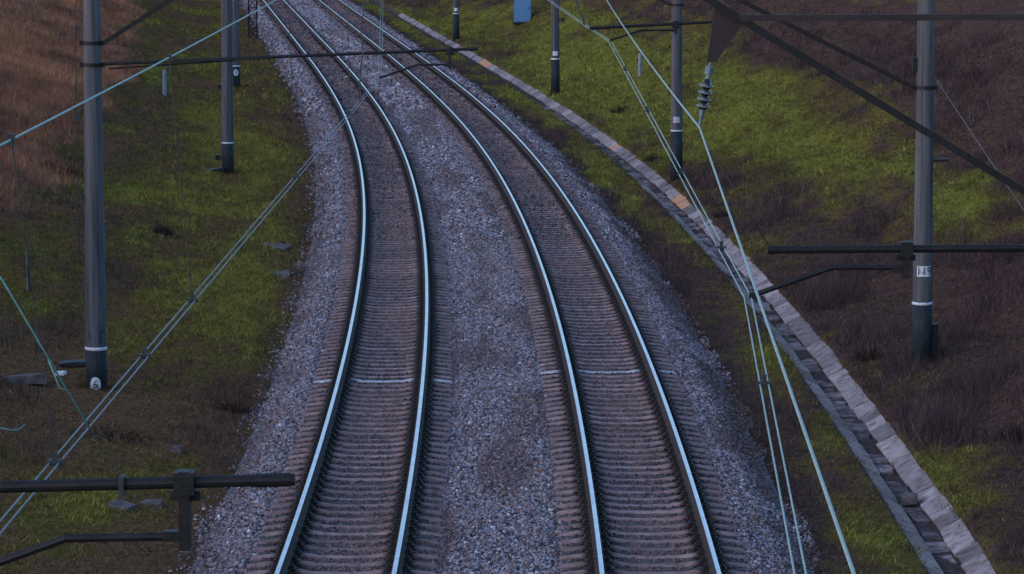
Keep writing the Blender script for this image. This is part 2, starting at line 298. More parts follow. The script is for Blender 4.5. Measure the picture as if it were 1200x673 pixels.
# loose ballast stones (geometry nodes, one object)
def stones(name, s0, s1, dens, size, label):
    n = int((s1 - s0) * 9.4 * dens)
    s = rng.uniform(s0, s1, n); o = rng.uniform(-4.8, 4.8, n)
    edge = np.where(o > 0, 4.62, 4.45) + (fbm(s / 1.3, o * 0 + 2, 90, 3) - .5) * .9
    keep = abs(o) < edge + rng.exponential(.22, n) * (rng.random(n) < .4)
    ph = np.abs((s + 108 + SPACING / 2) % SPACING - SPACING / 2)      # few stones lie on the sleepers
    keep &= rng.random(n) < 1 - .55 * smooth(3.95, 4.5, abs(o))
    keep &= ~((ph < .105) & (np.abs(np.abs(o) - TRACK) < 1.37) & (rng.random(n) > .07))
    s = s[keep]; o = o[keep]; n = len(s)
    dt = np.abs(np.abs(o) - TRACK)                 # distance from the track's centre line
    dr = np.abs(dt - GAUGE / 2)                    # distance from the nearest rail
    z = np.maximum(bed(s, o), height(s, o) if True else 0)
    z = np.where(abs(o) < 4.4, bed(s, o), z) + rng.uniform(-.012, .022, n) * size
    z = np.where(dt < 1.3, z - .004, z)
    x, y = xy(s, o)
    base = np.where((rng.random(n) < .5)[:, None], np.array([.37, .335, .35]), np.array([.285, .27, .31]))
    rosy = rng.random(n) < .36; base[rosy] = [.32, .235, .215]
    pale = rng.random(n) < .07; base[pale] = [.60, .58, .60]
    dark = rng.random(n) < .22; base[dark] = [.085, .078, .085]
    rust = rng.random(n) < .03; base[rust] = [.36, .17, .10]
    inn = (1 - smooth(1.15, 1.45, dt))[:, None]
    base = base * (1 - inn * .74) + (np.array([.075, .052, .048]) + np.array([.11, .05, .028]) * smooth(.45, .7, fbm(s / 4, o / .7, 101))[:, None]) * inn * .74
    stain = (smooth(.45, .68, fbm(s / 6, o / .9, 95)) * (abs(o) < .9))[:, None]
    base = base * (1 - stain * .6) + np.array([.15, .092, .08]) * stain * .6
    oil_shade = (np.exp(-(np.maximum(dr - .15, 0) / .13) ** 2))[:, None]
    base = base * (1 - oil_shade * .92)  # rail-side shadow painted in together with oil and brake dust
    toe = smooth(3.7, 4.4, abs(o) + (fbm(s / 1.7, o, 98, 3) - .5) * .8)[:, None] * np.where(o > 0, 1, .55)[:, None] * smooth(.30, .5, fbm(s / 3, o, 97))[:, None]
    base = base * (1 - toe * .75) + np.array([.11, .066, .048]) * toe * .75
    me = bpy.data.meshes.new(name); me.vertices.add(n)
    me.vertices.foreach_set('co', np.stack([x, y, z], 1).astype(np.float32).ravel())
    a = me.attributes.new('col', 'FLOAT_COLOR', 'POINT'); a.data.foreach_set('color', np.concatenate([base * rng.uniform(.45, 1.2, (n, 1)) * (1.15 if s0 > 100 else 1), np.ones((n, 1))], 1).astype(np.float32).ravel())  # far stones lightened: distance haze painted into their colour
    a = me.attributes.new('rot', 'FLOAT_VECTOR', 'POINT'); a.data.foreach_set('vector', rng.uniform(0, 6.28, (n, 3)).astype(np.float32).ravel())
    sc = (.35 + 1.0 * rng.random((n, 1)) ** 1.6) * size * 1.08 * rng.uniform(.7, 1.25, (n, 3))
    sc = sc * np.where(dt < 1.3, .8, 1)[:, None]
    a = me.attributes.new('scl', 'FLOAT_VECTOR', 'POINT'); a.data.foreach_set('vector', sc.astype(np.float32).ravel())
    a = me.attributes.new('pick', 'INT', 'POINT'); a.data.foreach_set('value', rng.integers(0, 3, n).astype(np.int32))
    ob_ = bpy.data.objects.new(name, me); col.objects.link(ob_)
    ng = bpy.data.node_groups.new(name + '_scatter', 'GeometryNodeTree')
    ng.interface.new_socket('Geometry', in_out='INPUT', socket_type='NodeSocketGeometry')
    ng.interface.new_socket('Geometry', in_out='OUTPUT', socket_type='NodeSocketGeometry')
    nn = ng.nodes; ll = ng.links
    gi = nn.new('NodeGroupInput'); go = nn.new('NodeGroupOutput')
    mp = nn.new('GeometryNodeMeshToPoints'); ll.new(gi.outputs[0], mp.inputs['Mesh'])
    g2i = nn.new('GeometryNodeGeometryToInstance')
    for k in range(3):
        ico = nn.new('GeometryNodeMeshIcoSphere'); ico.inputs['Radius'].default_value = .03; ico.inputs['Subdivisions'].default_value = 1 if k < 2 else 2
        sp = nn.new('GeometryNodeSetPosition'); nz = nn.new('ShaderNodeTexNoise'); nz.noise_dimensions = '4D'; nz.inputs['W'].default_value = k * 3.7; nz.inputs['Scale'].default_value = 28
        sb1 = nn.new('ShaderNodeVectorMath'); sb1.operation = 'SUBTRACT'; sb1.inputs[1].default_value = (.5, .5, .5)
        ml = nn.new('ShaderNodeVectorMath'); ml.operation = 'SCALE'; ml.inputs['Scale'].default_value = .05
        ll.new(nz.outputs['Color'], sb1.inputs[0]); ll.new(sb1.outputs[0], ml.inputs[0]); ll.new(ml.outputs[0], sp.inputs['Offset'])
        ll.new(ico.outputs['Mesh'], sp.inputs['Geometry'])
        ss = nn.new('GeometryNodeSetShadeSmooth'); ss.inputs['Shade Smooth'].default_value = False; ll.new(sp.outputs[0], ss.inputs[0])
        sm = nn.new('GeometryNodeSetMaterial'); sm.inputs['Material'].default_value = M['stone']; ll.new(ss.outputs[0], sm.inputs[0])
        ll.new(sm.outputs[0], g2i.inputs[0])
    ip = nn.new('GeometryNodeInstanceOnPoints'); ip.inputs['Pick Instance'].default_value = True
    def na(nm, t):
        q = nn.new('GeometryNodeInputNamedAttribute'); q.data_type = t; q.inputs['Name'].default_value = nm; return q.outputs[0]
    ll.new(mp.outputs[0], ip.inputs['Points']); ll.new(g2i.outputs[0], ip.inputs['Instance'])
    ll.new(na('pick', 'INT'), ip.inputs['Instance Index'])
    e2 = nn.new('FunctionNodeEulerToRotation'); ll.new(na('rot', 'FLOAT_VECTOR'), e2.inputs[0]); ll.new(e2.outputs[0], ip.inputs['Rotation'])
    ll.new(na('scl', 'FLOAT_VECTOR'), ip.inputs['Scale'])
    ll.new(ip.outputs[0], go.inputs[0])
    md = ob_.modifiers.new('scatter', 'NODES'); md.node_group = ng
    tag(ob_, label, 'ballast', kind='stuff')
stones('ballast_stones', 14, 62, 860, .76, 'loose grey crushed stone ballast around both tracks in the foreground')
stones('ballast_stones', 62, 110, 330, 1.15, 'loose grey crushed stone ballast around the middle of the curve')
stones('ballast_stones', 110, 250, 80, 2.1, 'loose grey crushed stone ballast along the far straight, lightened with painted haze')

# ------------------------------------------------------------------ tracks
SLEEPER_TOP = [(-1.35, -.275), (-1.30, -.255), (-1.0, -.215), (-.92, -.196), (-.67, -.196), (-.58, -.205), (-.38, -.242), (0, -.252),
               (.38, -.242), (.58, -.205), (.67, -.196), (.92, -.196), (1.0, -.215), (1.30, -.255), (1.35, -.275)]
def sleeper_mesh(name, m_):
    V = []; F = []
    for x, z in SLEEPER_TOP:
        wt = .078 if abs(x) > .5 else .07
        V += [(x, -.14, -.42), (x, -wt - .012, z - .02), (x, -wt + .008, z), (x, wt - .008, z), (x, wt + .012, z - .02), (x, .14, -.42)]
    for k in range(len(SLEEPER_TOP) - 1):
        for j in range(5):
            a = k * 6 + j; F.append((a, a + 6, a + 7, a + 1))
    F.append((0, 1, 2, 3, 4, 5)); e = (len(SLEEPER_TOP) - 1) * 6; F.append((e + 5, e + 4, e + 3, e + 2, e + 1, e))
    me = bpy.data.meshes.new(name); me.from_pydata(V, [], F); me.materials.append(m_); me.update(); return me
SL = sleeper_mesh('sleeper', M['sleeper']); SLW = sleeper_mesh('sleeper_limewashed', M['sleeper_white'])
SLV = np.array([v.co[:] for v in SL.vertices]); SLF = [tuple(p.vertices) for p in SL.polygons]
RP = [(-.075, -.18), (-.075, -.168), (-.02, -.148), (-.009, -.13), (-.009, -.055), (-.022, -.042), (-.036, -.036), (-.0365, -.012), (-.031, -.003), (-.016, 0), (.016, 0), (.031, -.003), (.0365, -.012),
      (.036, -.036), (.022, -.042), (.009, -.055), (.009, -.13), (.02, -.148), (.075, -.168), (.075, -.18)]
def track(o0, label, white_s, wname):
    root = empty('railway_track', pt(40, o0, -.3)); L = world_loc(root)
    tag(root, label, 'railway track', 'the two curving tracks')
    s_r = np.concatenate([np.arange(-110, 0, 5.), np.arange(0, 240, 1.2), np.arange(240, 880, 6.)])
    for side in (-1, 1):
        V = []; F = []; mi = []
        for s in s_r:
            for (px, pz) in RP:
                x, y = xy(s, o0 + side * GAUGE / 2 + px); V.append((float(x) - L.x, float(y) - L.y, pz - L.z))
        n = len(RP)
        for k in range(len(s_r) - 1):
            for j in range(n - 1):
                F.append((k * n + j, k * n + j + 1, (k + 1) * n + j + 1, (k + 1) * n + j)); mi.append(1 if 8 <= j <= 10 else 0)
        me = bpy.data.meshes.new('rail'); me.from_pydata(V, [], [f[::-1] for f in F]); me.materials.append(M['rail_side']); me.materials.append(M['rail_top'])
        me.polygons.foreach_set('material_index', mi); me.polygons.foreach_set('use_smooth', [m == 1 for m in mi]); me.update()
        r = bpy.data.objects.new('rail', me); col.objects.link(r); r.parent = root
    s_all = np.arange(-108, 876, SPACING); first = int(np.argmin(abs(s_all - 17.5)))
    rv = []; rf = []
    wi = [int(np.argmin(abs(s_all - w))) for w in white_s]
    fv = []; ff = []
    bx = np.array([(x, y, z) for z in (-1, 1) for y in (-1, 1) for x in (-1, 1)]) / 2.
    bf = [(0, 2, 3, 1), (4, 5, 7, 6), (0, 1, 5, 4), (2, 6, 7, 3), (0, 4, 6, 2), (1, 3, 7, 5)]
    for k, s in enumerate(s_all):
        t = float(th_at(s)) + random.uniform(-.006, .006); p = pt(s + random.uniform(-.02, .02), o0, random.uniform(-.006, .004))
        if first <= k < first + 300:
            o = bpy.data.objects.new('sleeper', SLW if k in wi else SL); col.objects.link(o); o.parent = root
            o.location = p - L; o.rotation_euler = (0, 0, -t)
            if k in wi: o['label'] = 'sleeper with whitewashed top'
        else:
            if s > 420 or s < -60: continue
            c_, s_ = math.cos(-t), math.sin(-t); b0 = len(rv)
            for v in SLV: rv.append((v[0] * c_ - v[1] * s_ + p.x - L.x, v[0] * s_ + v[1] * c_ + p.y - L.y, v[2] + p.z - L.z))
            rf += [tuple(i + b0 for i in f) for f in SLF]
        if 14 < s < 130:
            c_, s_ = math.cos(-t), math.sin(-t)
            for side in (-1, 1):
                for (dx, dy, dz, sx, sy, sz) in ((0, 0, -.187, .36, .16, .016), (-.115, 0, -.165, .07, .09, .045), (.115, 0, -.165, .07, .09, .045), (-.115, 0, -.13, .03, .03, .05), (.115, 0, -.13, .03, .03, .05)):
                    b0 = len(fv)
                    for v in bx:
                        ax = side * GAUGE / 2 + dx + v[0] * sx; ay = dy + v[1] * sy
                        fv.append((ax * c_ - ay * s_ + p.x - L.x, ax * s_ + ay * c_ + p.y - L.y, dz + v[2] * sz - L.z))
                    ff += [tuple(i + b0 for i in f) for f in bf]
    me = bpy.data.meshes.new('further_sleepers'); me.from_pydata(rv, [], rf); me.materials.append(M['sleeper']); me.update()
    o = bpy.data.objects.new('further_sleepers', me); col.objects.link(o); o.parent = root; o['kind'] = 'stuff'
    me = bpy.data.meshes.new('rail_fastenings'); me.from_pydata(fv, [], ff); me.materials.append(M['clip']); me.update()
    o = bpy.data.objects.new('rail_fastenings', me); col.objects.link(o); o.parent = root; o['kind'] = 'stuff'
track(-TRACK, 'left railway track with polished rails on brown concrete sleepers', [38.6, 132], 'left')
track(TRACK, 'right railway track with polished rails on brown concrete sleepers, beside the drainage channel', [39.9], 'right')

# ------------------------------------------------------------------ drainage channel
ch = empty('drainage_channel', pt(60, 6.75, -1.0)); tag(ch, 'concrete slab lined drainage channel running along the right bank', 'drainage channel')
def quad_slab(name, s0, s1, a, b, th_, m_, jit=.02, n=1):
    """slab between (offset,z) a and b, from s0 to s1, with thickness th_ on its under side"""
    mb = MB(); j = lambda: random.uniform(-jit, jit)
    tilt = random.uniform(-.01, .01)
    top = [pt(s0 + j(), a[0] + j(), a[1] + tilt), pt(s1 + j(), a[0] + j(), a[1] - tilt * .5 + j() * .5), pt(s1 + j(), b[0] + j(), b[1] + j() * .5), pt(s0 + j(), b[0] + j(), b[1] + j() * .5)]
    nrm = (top[1] - top[0]).cross(top[3] - top[0]).normalized()
    if nrm.z < 0: nrm = -nrm
    c = sum(top, Vector()) / 4
    ins = [p + (c - p).normalized() * .012 for p in top]
    low = [p - nrm * .012 for p in top]; bot = [p - nrm * th_ for p in top]
    V = ins + low + bot; F = [(0, 1, 2, 3)]
    for lay in (0, 4):
        for q in range(4):
            r_ = (q + 1) % 4; F.append((lay + q, lay + 4 + q, lay + 4 + r_, lay + r_))
    # keep outward orientation
    if (V[1] - V[0]).cross(V[3] - V[0]).dot(nrm) < 0: F = [f[::-1] for f in F]
    mb.add(V, F); return mb.build(name, m_, ch)
s = 14.0; k = 0
while s < 215:
    L_ = random.choice([.55, .7, .9, 1.0, 1.0, 1.2]) * (1 if s < 110 else 1.5)
    rust = (abs(s - 76) < 1.3) or (abs(s - 150.5) < 2.2) or (abs(s - 96) < .6)
    dz = random.uniform(-.018, .018); do = random.uniform(-.03, .03)
    wob = .04 * math.exp(-((s - 74) / 14) ** 2)
    o = quad_slab('side_slab', s + .018, s + L_ - .018, (6.87 + do + wob * .8, -.79 + dz), (7.21 + do + wob, -.595 + dz), .09, M['slab_rust'] if rust else M['slab'])
    if rust: o['label'] = 'rust stained side slab'
    s += L_; k += 1
s = 14.0
while s < 84:
    L_ = random.choice([1.0, 1.4, 1.6, 2.0])
    dz = random.uniform(-.015, .015)
    if random.random() > .1: quad_slab('edge_slab', s + .02, s + L_ - .02, (6.22, -.635 + dz), (6.54, -.775 + dz), .07, M['slab_edge'])
    s += L_
s = 14.0
while s < 120:
    L_ = random.choice([.45, .5, .6, .75, .9]); gap = random.choice([.06, .12, .2])
    dz = random.uniform(-.03, .02)
    if random.random() > .18: quad_slab('floor_slab', s, s + L_ - gap, (6.50 + random.uniform(0, .08), -.83 + dz), (6.90 - random.uniform(0, .06), -.82 + dz), .05, M['slab_wet'], .05)
    s += L_

# ------------------------------------------------------------------ masts
def wrap(pts2, R_, ang, z0, c):
    """bend flat (u,v) points round a vertical cylinder of radius R_ at centre c, facing angle ang"""
    out = []
    for u, v in pts2:
        a = ang + u / R_; out.append((c[0] + R_ * math.cos(a), c[1] + R_ * math.sin(a), z0 + v))
    return out
def text_poly(txt, size):
    cu = bpy.data.curves.new('number_text', 'FONT'); cu.body = txt; cu.size = size; cu.align_x = 'CENTER'; cu.align_y = 'CENTER'; cu.resolution_u = 4
    o = bpy.data.objects.new('number_text', cu); col.objects.link(o); dg = bpy.context.evaluated_depsgraph_get()
    me = o.evaluated_get(dg).to_mesh(); v = [(p.co.x, p.co.y) for p in me.vertices]; f = [tuple(p.vertices) for p in me.polygons]
    o.evaluated_get(dg).to_mesh_clear(); bpy.data.objects.remove(o); bpy.data.curves.remove(cu); return v, f
def mast(s, o, zb, hgt, dark_h, label, lean=0.0, r0=.205, r1=.145, plate=None, oval=None, boxes=()):
    c = pt(s, o, zb); root = empty('catenary_mast', c); tag(root, label, 'catenary mast', 'concrete catenary masts along the line')
    inward = -1 if o > 0 else 1
    rad = lambda z: r0 + (r1 - r0) * (z - zb) / hgt
    axis = lambda z: Vector((c.x + inward * lean * (z - zb), c.y, z))
    mb = MB(); zs = [zb - .4] + list(np.linspace(zb, zb + hgt, 14)); mb.tube([axis(z) for z in zs], [rad(max(z, zb)) for z in zs], 24); mb.build('shaft', M['concrete'], root, True)
    mb = MB(); zz = [zb - .3, zb + dark_h * .5, zb + dark_h]; mb.tube([axis(z) for z in zz], [rad(z) + .004 for z in zz], 24); mb.build('painted_base', M['paint_dark'], root, True)
    mb = MB(); zz = [zb + dark_h - .004, zb + dark_h + .045 + .02 * random.random()]; mb.tube([axis(z) for z in zz], [rad(z) + .007 for z in zz], 24); mb.build('white_band', M['paint_white'], root, True)
    face = math.atan2(-c.y, -c.x)
    def patch(name, pts2, faces, m_, z, rr, da=0):
        mb = MB(); a = axis(z); mb.add(wrap(pts2, rad(z) + rr, face + da, z, (a.x, a.y)), faces); return mb.build(name, m_, root)
    if plate:
        txt, w, h, z = plate[:4]
        P = [(w * (i / 8 - .5), h * (j - .5)) for i in range(9) for j in range(2)]
        pu = plate[4] if len(plate) > 4 else 0.; txt, w, h, z = plate[:4]
        pl = patch('number_plate', [(a + pu, b) for a, b in P], [(2 * i, 2 * i + 2, 2 * i + 3, 2 * i + 1) for i in range(8)], M['paint_white'], zb + z, .012)
        if txt:
            v, f = text_poly(txt, h * 1.15); patch('number', [(a * .92 + pu, b) for a, b in v], f, M['ink'], zb + z, .03)
    if oval:
        txt, rx, rz, z, u0 = oval
        P = [(u0, 0)] + [(u0 + rx * math.cos(t), rz * math.sin(t)) for t in np.linspace(0, 2 * math.pi, 25)[:-1]]
        patch('number_oval', P, [(0, i + 1, (i + 1) % 24 + 1) for i in range(24)], M['paint_white'], zb + z, .016)
        v, f = text_poly(txt, rz * 1.5); patch('number', [(a * .9 + u0, b_) for a, b_ in v], f, M['ink'], zb + z, .034)
    for (z, sx, sz, side, dist) in boxes:   # small dark boxes strapped to the side
        a = axis(zb + z); mb = MB(); mb.box((a.x + side * (rad(zb + z) + dist + sx / 2), a.y, a.z), (sx, .12, sz)); mb.bar((a.x, a.y, a.z), (a.x + side * (rad(zb + z) + dist + sx), a.y, a.z), .03, .03)
        mb.build('junction_box', M['steel'], root)
    def collar(z, parent=root, h=.07):
        mb = MB(); zz = [z - h / 2, z + h / 2]; mb.tube([axis(q) for q in zz], [rad(q) + .018 for q in zz], 20)
        a = axis(z)
        for sd_ in (-1, 1): mb.box((a.x + sd_ * (rad(z) + .03), a.y, z), (.07, .10, h * 1.4))
        mb.build('collar', M['steel'], parent, False)
    return root, axis, rad, collar
def insulator(parent, a, b, name='insulator', rim=True, r=.046):
    """string of sheds between a and b"""
    a = Vector(a); b = Vector(b); d = (b - a); L_ = d.length; u = d.normalized()
    mb = MB(); mb.tube([a, a + u * L_ * .2], .012, 8); mb.tube([a + u * L_ * .12, a + u * L_ * .24], .034, 10); mb.tube([a + u * L_ * .26, a + u * L_ * .36], .02, 8)
    mb.tube([a + u * L_ * .74, a + u * L_ * .86], .022, 8); mb.tube([a + u * L_ * .84, b], .014, 8)
    ins = mb.build(name, M['zinc'], parent)
    for k in range(4):
        p = a + u * L_ * (.40 + .10 * k); mb = MB()
        mb.tube([p - u * .05, p - u * .012, p + u * .004, p + u * .035], [.022, r * .75, r, .026], 14, 0); mb.build('shed', M['insul'], ins, True)
        if rim:
            mb = MB(); mb.tube([p + u * .002, p + u * .014], [r + .012, r + .006], 14); mb.build('shed_rim', M['insul_rim'], ins)
    return ins
def cantilever(root, axis, rad, collar, side, zs, x_end, slope, z_tie, ymast, z_fix, x_fix0, x_fix1, x_brk, arm, mess, thick=.045, style='strut', gusset=True):
    """side +1: mast right of the track. strut from mast at zs towards the track."""
    y = ymast; inn = -side
    a0 = axis(zs); xs = a0.x + inn * (rad(zs) + .05)
    tipz = zs + slope * abs(x_end - xs)
    collar(zs)
    mb = MB(); A = Vector((xs, y - .02, zs)); B = Vector((x_end, y - .02, tipz))
    for dy in (-.03, .03): mb.bar(A + Vector((0, dy, 0)), B + Vector((0, dy, 0)), .03, thick * 2)
    for k in range(9):
        p = A.lerp(B, (k + .5) / 9); mb.bar(p - Vector((0, .05, 0)), p + Vector((0, .05, 0)), .04, .04)
    st = mb.build('strut', M['steel'], root)
    def on(x): return zs + slope * abs(x - xs)
    # tie
    at = axis(z_tie); collar(z_tie)
    xt = xs + inn * (z_tie - zs) / slope
    mb = MB(); mb.bar((at.x + inn * (rad(z_tie) + .03), y - .05, z_tie + .02), (xt, y - .05, z_tie), .045, .048); mb.build('tie_rod', M['steel_rust'], root)
    # gusset and insulator for the messenger wire
    mx = Vector(mess)
    if gusset:
        g0 = x_end + side * .08; g1 = x_end + side * .30
        t = .012; tip = Vector((x_end + side * .0 - .0, y, mx.z + (on(g0) - mx.z) * .53))
        tip.x = g0 + (mx.x - g0) * .22
        P = [Vector((g0, y, on(g0) - .03)), Vector((g1, y, on(g1) - .03)), tip + Vector((.035, 0, 0)), tip - Vector((.035, 0, 0))]
        mb = MB(); V = [p + Vector((0, -t, 0)) for p in P] + [p + Vector((0, t, 0)) for p in P]
        mb.add(V, [(0, 1, 2, 3), (7, 6, 5, 4), (0, 4, 5, 1), (1, 5, 6, 2), (2, 6, 7, 3), (3, 7, 4, 0)]); mb.build('gusset_plate', M['steel_rust'], st)
        insulator(root, tip + Vector((0, 0, .03)), mx + Vector((0, 0, .02)))
    else:
        insulator(root, Vector((x_end, y, on(x_end))), mx + Vector((0, 0, .02)))
    # registration tube
    mb = MB(); T0 = Vector((x_fix0, y - .02, z_fix[0])); T1 = Vector((x_fix1, y - .02, z_fix[1])); mb.tube([T0, T1], .031, 12)
    for q in (.02, .985): mb.tube([T0.lerp(T1, q - .012), T0.lerp(T1, q + .012)], .035, 12)
    if style == 'pole': collar((z_fix[0]))
    tb = mb.build('registration_tube', M['steel'], root)
    zb_ = z_fix[0] + (z_fix[1] - z_fix[0]) * (x_brk - x_fix0) / (x_fix1 - x_fix0)
    mb = MB(); dr = arm[0]
    mb.box((x_brk, y - .02, zb_ - dr / 2), (.055, .09, dr + .12)); mb.box((x_brk + .0, y - .02, zb_), (.10, .10, .11)); mb.box((x_brk + inn * side * .0 - .05, y - .02, zb_ - dr + .01), (.12, .06, .05))
    mb.box((x_brk, y - .0, zb_ - .07), (.15, .03, .05))
    mb.build('drop_bracket', M['steel'], tb)
    mb = MB(); pts = [Vector((px, y - .02, pz)) for px, pz in arm[1]]; mb.tube(pts, [.021] * len(pts), 8); mb.box(pts[-1], (.06, .06, .05)); mb.build('registration_arm', M['steel'], tb)
    return st
YA = {}
def my(s, o): return float(xy(s, o)[1])

# left masts
zA = float(height(38.0, -7.65)) - .05
A = mast(38.0, -7.65, zA, 10.8, .80, 'concrete mast at left numbered 6 on a white oval at its dark foot', lean=.006, oval=('6', .105, .15, .15, -.02))
yA = my(38.0, -7.65)
cantilever(*A, -1, 6.31, -2.45, .635, 9.2, yA, (5.90, 6.20), -8.11, -.64, -1.17, (.30, [(-1.2, 5.90), (-1.77, 5.90), (-2.47, 5.66)]), (-2.42, yA, 8.28), thick=.04, style='pole', gusset=False)
mb = MB(); mb.tube([(-8.19, yA - .12, 7.0 - .35 * k + 0) for k in range(16)], .009, 6)
for z in (6.6, 4.9, 3.4): mb.box((-8.17, yA - .1, z), (.06, .06, .10))
mb.build('earth_cable', M['wire_dark'], A[0])
mb = MB(); mb.bar((-7.6, yA - .12, 5.93), (-4.6, yA - .12, 6.02), .02, .03); mb.bar((-7.6, yA + .06, 5.82), (-5.2, yA + .06, 5.98), .02, .03); mb.build('stay_bar', M['steel'], A[0])
# painted scrawl low on the shaft
for k, (u, dz, ch_) in enumerate(((.10, .60, 'C'), (.115, .78, '0'), (.09, .42, '8'), (-.14, .62, 'S'))):
    v, f = text_poly(ch_, .2); c_ = A[1](zA + .8 + dz * .6); rr = A[2](zA + 1.2) + .004
    mb = MB(); mb.add(wrap([(a * .8 + u, b) for a, b in v], rr, math.atan2(-yA, 7.93), zA + .75 + dz * .55, (c_.x, c_.y)), f); mb.build('painted_scrawl', M['ink'], A[0])

zB = float(height(82.5, -7.4)) - .05
B = mast(82.5, -7.4, zB, 10.8, 1.02, 'concrete mast at left with dark foot, nearest the number 6 mast', lean=.004, boxes=((.55, .16, .16, -1, .05), (2.9, .1, .14, -1, .02)))
yB = my(82.5, -7.4)
cantilever(*B, -1, 6.31, -4.25, .635, 9.2, yB, (5.95, 6.25), -9.6, -2.5, -3.0, (.30, [(-3.0, 5.93), (-3.6, 5.93), (-4.28, 5.7)]), (-4.25, yB, 8.2), style='pole', gusset=False)
zC = float(height(126.7, -7.2)) - .05
C_ = mast(126.7, -7.2, zC, 10.8, 1.0, 'far concrete mast at left numbered 8 on a white oval, half behind another mast', lean=.003, oval=('8', .12, .15, .72, 0))
yC = my(126.7, -7.2)
cantilever(*C_, -1, 6.31, -8.2, .635, 9.2, yC, (5.95, 6.25), -13.3, -6.4, -6.9, (.30, [(-6.9, 5.93), (-7.5, 5.93), (-8.2, 5.7)]), (-8.15, yC, 8.2), style='pole', gusset=False)
# the near left mast stands outside the picture, its registration tube reaches in
zN = float(height(-5.2, -7.6)) - .05
NL = mast(-5.2, -7.6, zN, 10.8, .9, 'near left mast whose registration tube crosses the lower left corner', lean=.003)
yN = 15.0; NLy = my(-5.2, -7.6)
cantilever(*NL, -1, 6.55, -2.9, .59, 9.3, NLy, (6.17, 6.36), -8.45, -1.08, -1.63, (.28, [(-1.68, 6.07), (-2.23, 6.06), (-2.72, 5.88)]), (-2.98, NLy, 7.79), style='pole', gusset=False)

# right masts
zD = float(height(40.6, 8.52)) - .05
D = mast(40.6, 8.52, zD, 10.8, 1.22, 'concrete mast on the right bank with a white 119 number plate', lean=.004, plate=('119', .30, .21, 1.90, .03), boxes=((.55, .12, .55, 1, .0), (4.1, .28, .05, 1, .02), (6.0, .08, .28, -1, .0)))
yD = my(40.6, 8.52)
cantilever(*D, 1, 5.28, 1.5, .498, 8.2, yD, (6.64, 6.45), 5.25, 1.53, 3.23, (.14, [(3.2, 6.41), (2.55, 6.41), (1.96, 6.22)]), (1.55, yD, 7.45))
zE = float(height(81.0, 7.45)) - .05
E_ = mast(81.0, 7.45, zE, 10.8, 1.66, 'concrete mast with a white 117 plate, standing behind the hanging insulator', lean=.004, plate=('117', .25, .19, 2.05))
yE = my(81.0, 7.45)
cantilever(*E_, 1, 5.3, .0, .498, 8.2, yE, (6.6, 6.45), 3.0, -.2, 1.4, (.14, [(1.4, 6.41), (.8, 6.41), (.2, 6.2)]), (.05, yE, 7.45))
zF = float(height(122.0, 7.5)) - .05
F_ = mast(122.0, 7.5, zF, 10.8, 1.66, 'concrete mast with a plain white plate, standing right of the blue cabinet', lean=.003, plate=('', .25, .2, 1.95), boxes=((3.5, .16, .14, 1, .1),))
yF = my(122.0, 7.5)
cantilever(*F_, 1, 5.3, -3.4, .498, 8.2, yF, (6.6, 6.45), -.5, -3.7, -2.1, (.14, [(-2.1, 6.41), (-2.7, 6.41), (-3.3, 6.2)]), (-3.35, yF, 7.45))
zG = float(height(172.3, 7.4)) - .05
G_ = mast(172.3, 7.4, zG, 10.8, 1.66, 'furthest concrete mast on the right, cut by the top edge left of the blue cabinet', lean=.003, plate=('', .25, .2, 1.95))
yG = my(172.3, 7.4)
cantilever(*G_, 1, 5.3, -8.7, .498, 8.2, yG, (6.6, 6.45), -6, -9.0, -7.4, (.14, [(-7.4, 6.41), (-8.0, 6.41), (-8.6, 6.2)]), (-8.65, yG, 7.45))
zR = float(height(4.2, 8.0)) - .05
NR = mast(4.2, 8.0, zR, 10.8, 1.2, 'near right mast whose heavy strut and tubes cross the upper right corner', lean=.003)
yR = my(4.2, 8.0)
cantilever(*NR, 1, 4.90, 1.50, .603, 8.26, yR, (6.46, 6.44), 4.80, 2.01, 3.10, (.17, [(3.08, 6.30), (2.52, 6.30), (1.90, 6.08)]), (1.47, yR, 7.40), thick=.028)

# ------------------------------------------------------------------ overhead wires
def sag(a, b, d, n=14):
    a = Vector(a); b = Vector(b); return [a.lerp(b, k / n) - Vector((0, 0, d * 4 * (k / n) * (1 - k / n))) for k in range(n + 1)]
def path(*segs):
    out = []
    for sg in segs: out += sg if not out else sg[1:]
    return out
def wire(name, pts, r, m_, label, cat, group=None):
    p0 = pts[0]; mb = MB(); mb.tube(pts, r, 8); o = mb.build(name, m_, None, True, loc=tuple(p0)); return tag(o, label, cat, group)
def at_y(pts, y):
    for a, b in zip(pts, pts[1:]):
        if min(a.y, b.y) <= y <= max(a.y, b.y): return a.lerp(b, (y - a.y) / (b.y - a.y))
    return pts[-1]
V3 = Vector
ctL = path(sag((-2.75, -28, 5.95), (-2.74, 15.0, 5.9), .02), sag((-2.74, 15.0, 5.9), (-2.49, yA, 5.64), .0), sag((-2.49, yA, 5.64), (-4.28, yB, 5.68), .03), sag((-4.28, yB, 5.68), (-8.2, yC, 5.68), .03), sag((-8.2, yC, 5.68), (-13.2, 190, 5.7), .03))
ctR = path(sag((-.20, -18, 5.72), (1.86, yR, 6.06), 0), sag((1.86, yR, 6.06), (1.93, yD, 6.19), .0), sag((1.93, yD, 6.19), (.20, yE, 6.18), .03), sag((.20, yE, 6.18), (-3.3, yF, 6.18), .03), sag((-3.3, yF, 6.18), (-8.6, yG, 6.18), .03))
def shift(pts, dx): return [p + V3((dx, 0, 0)) for p in pts]
cl = []
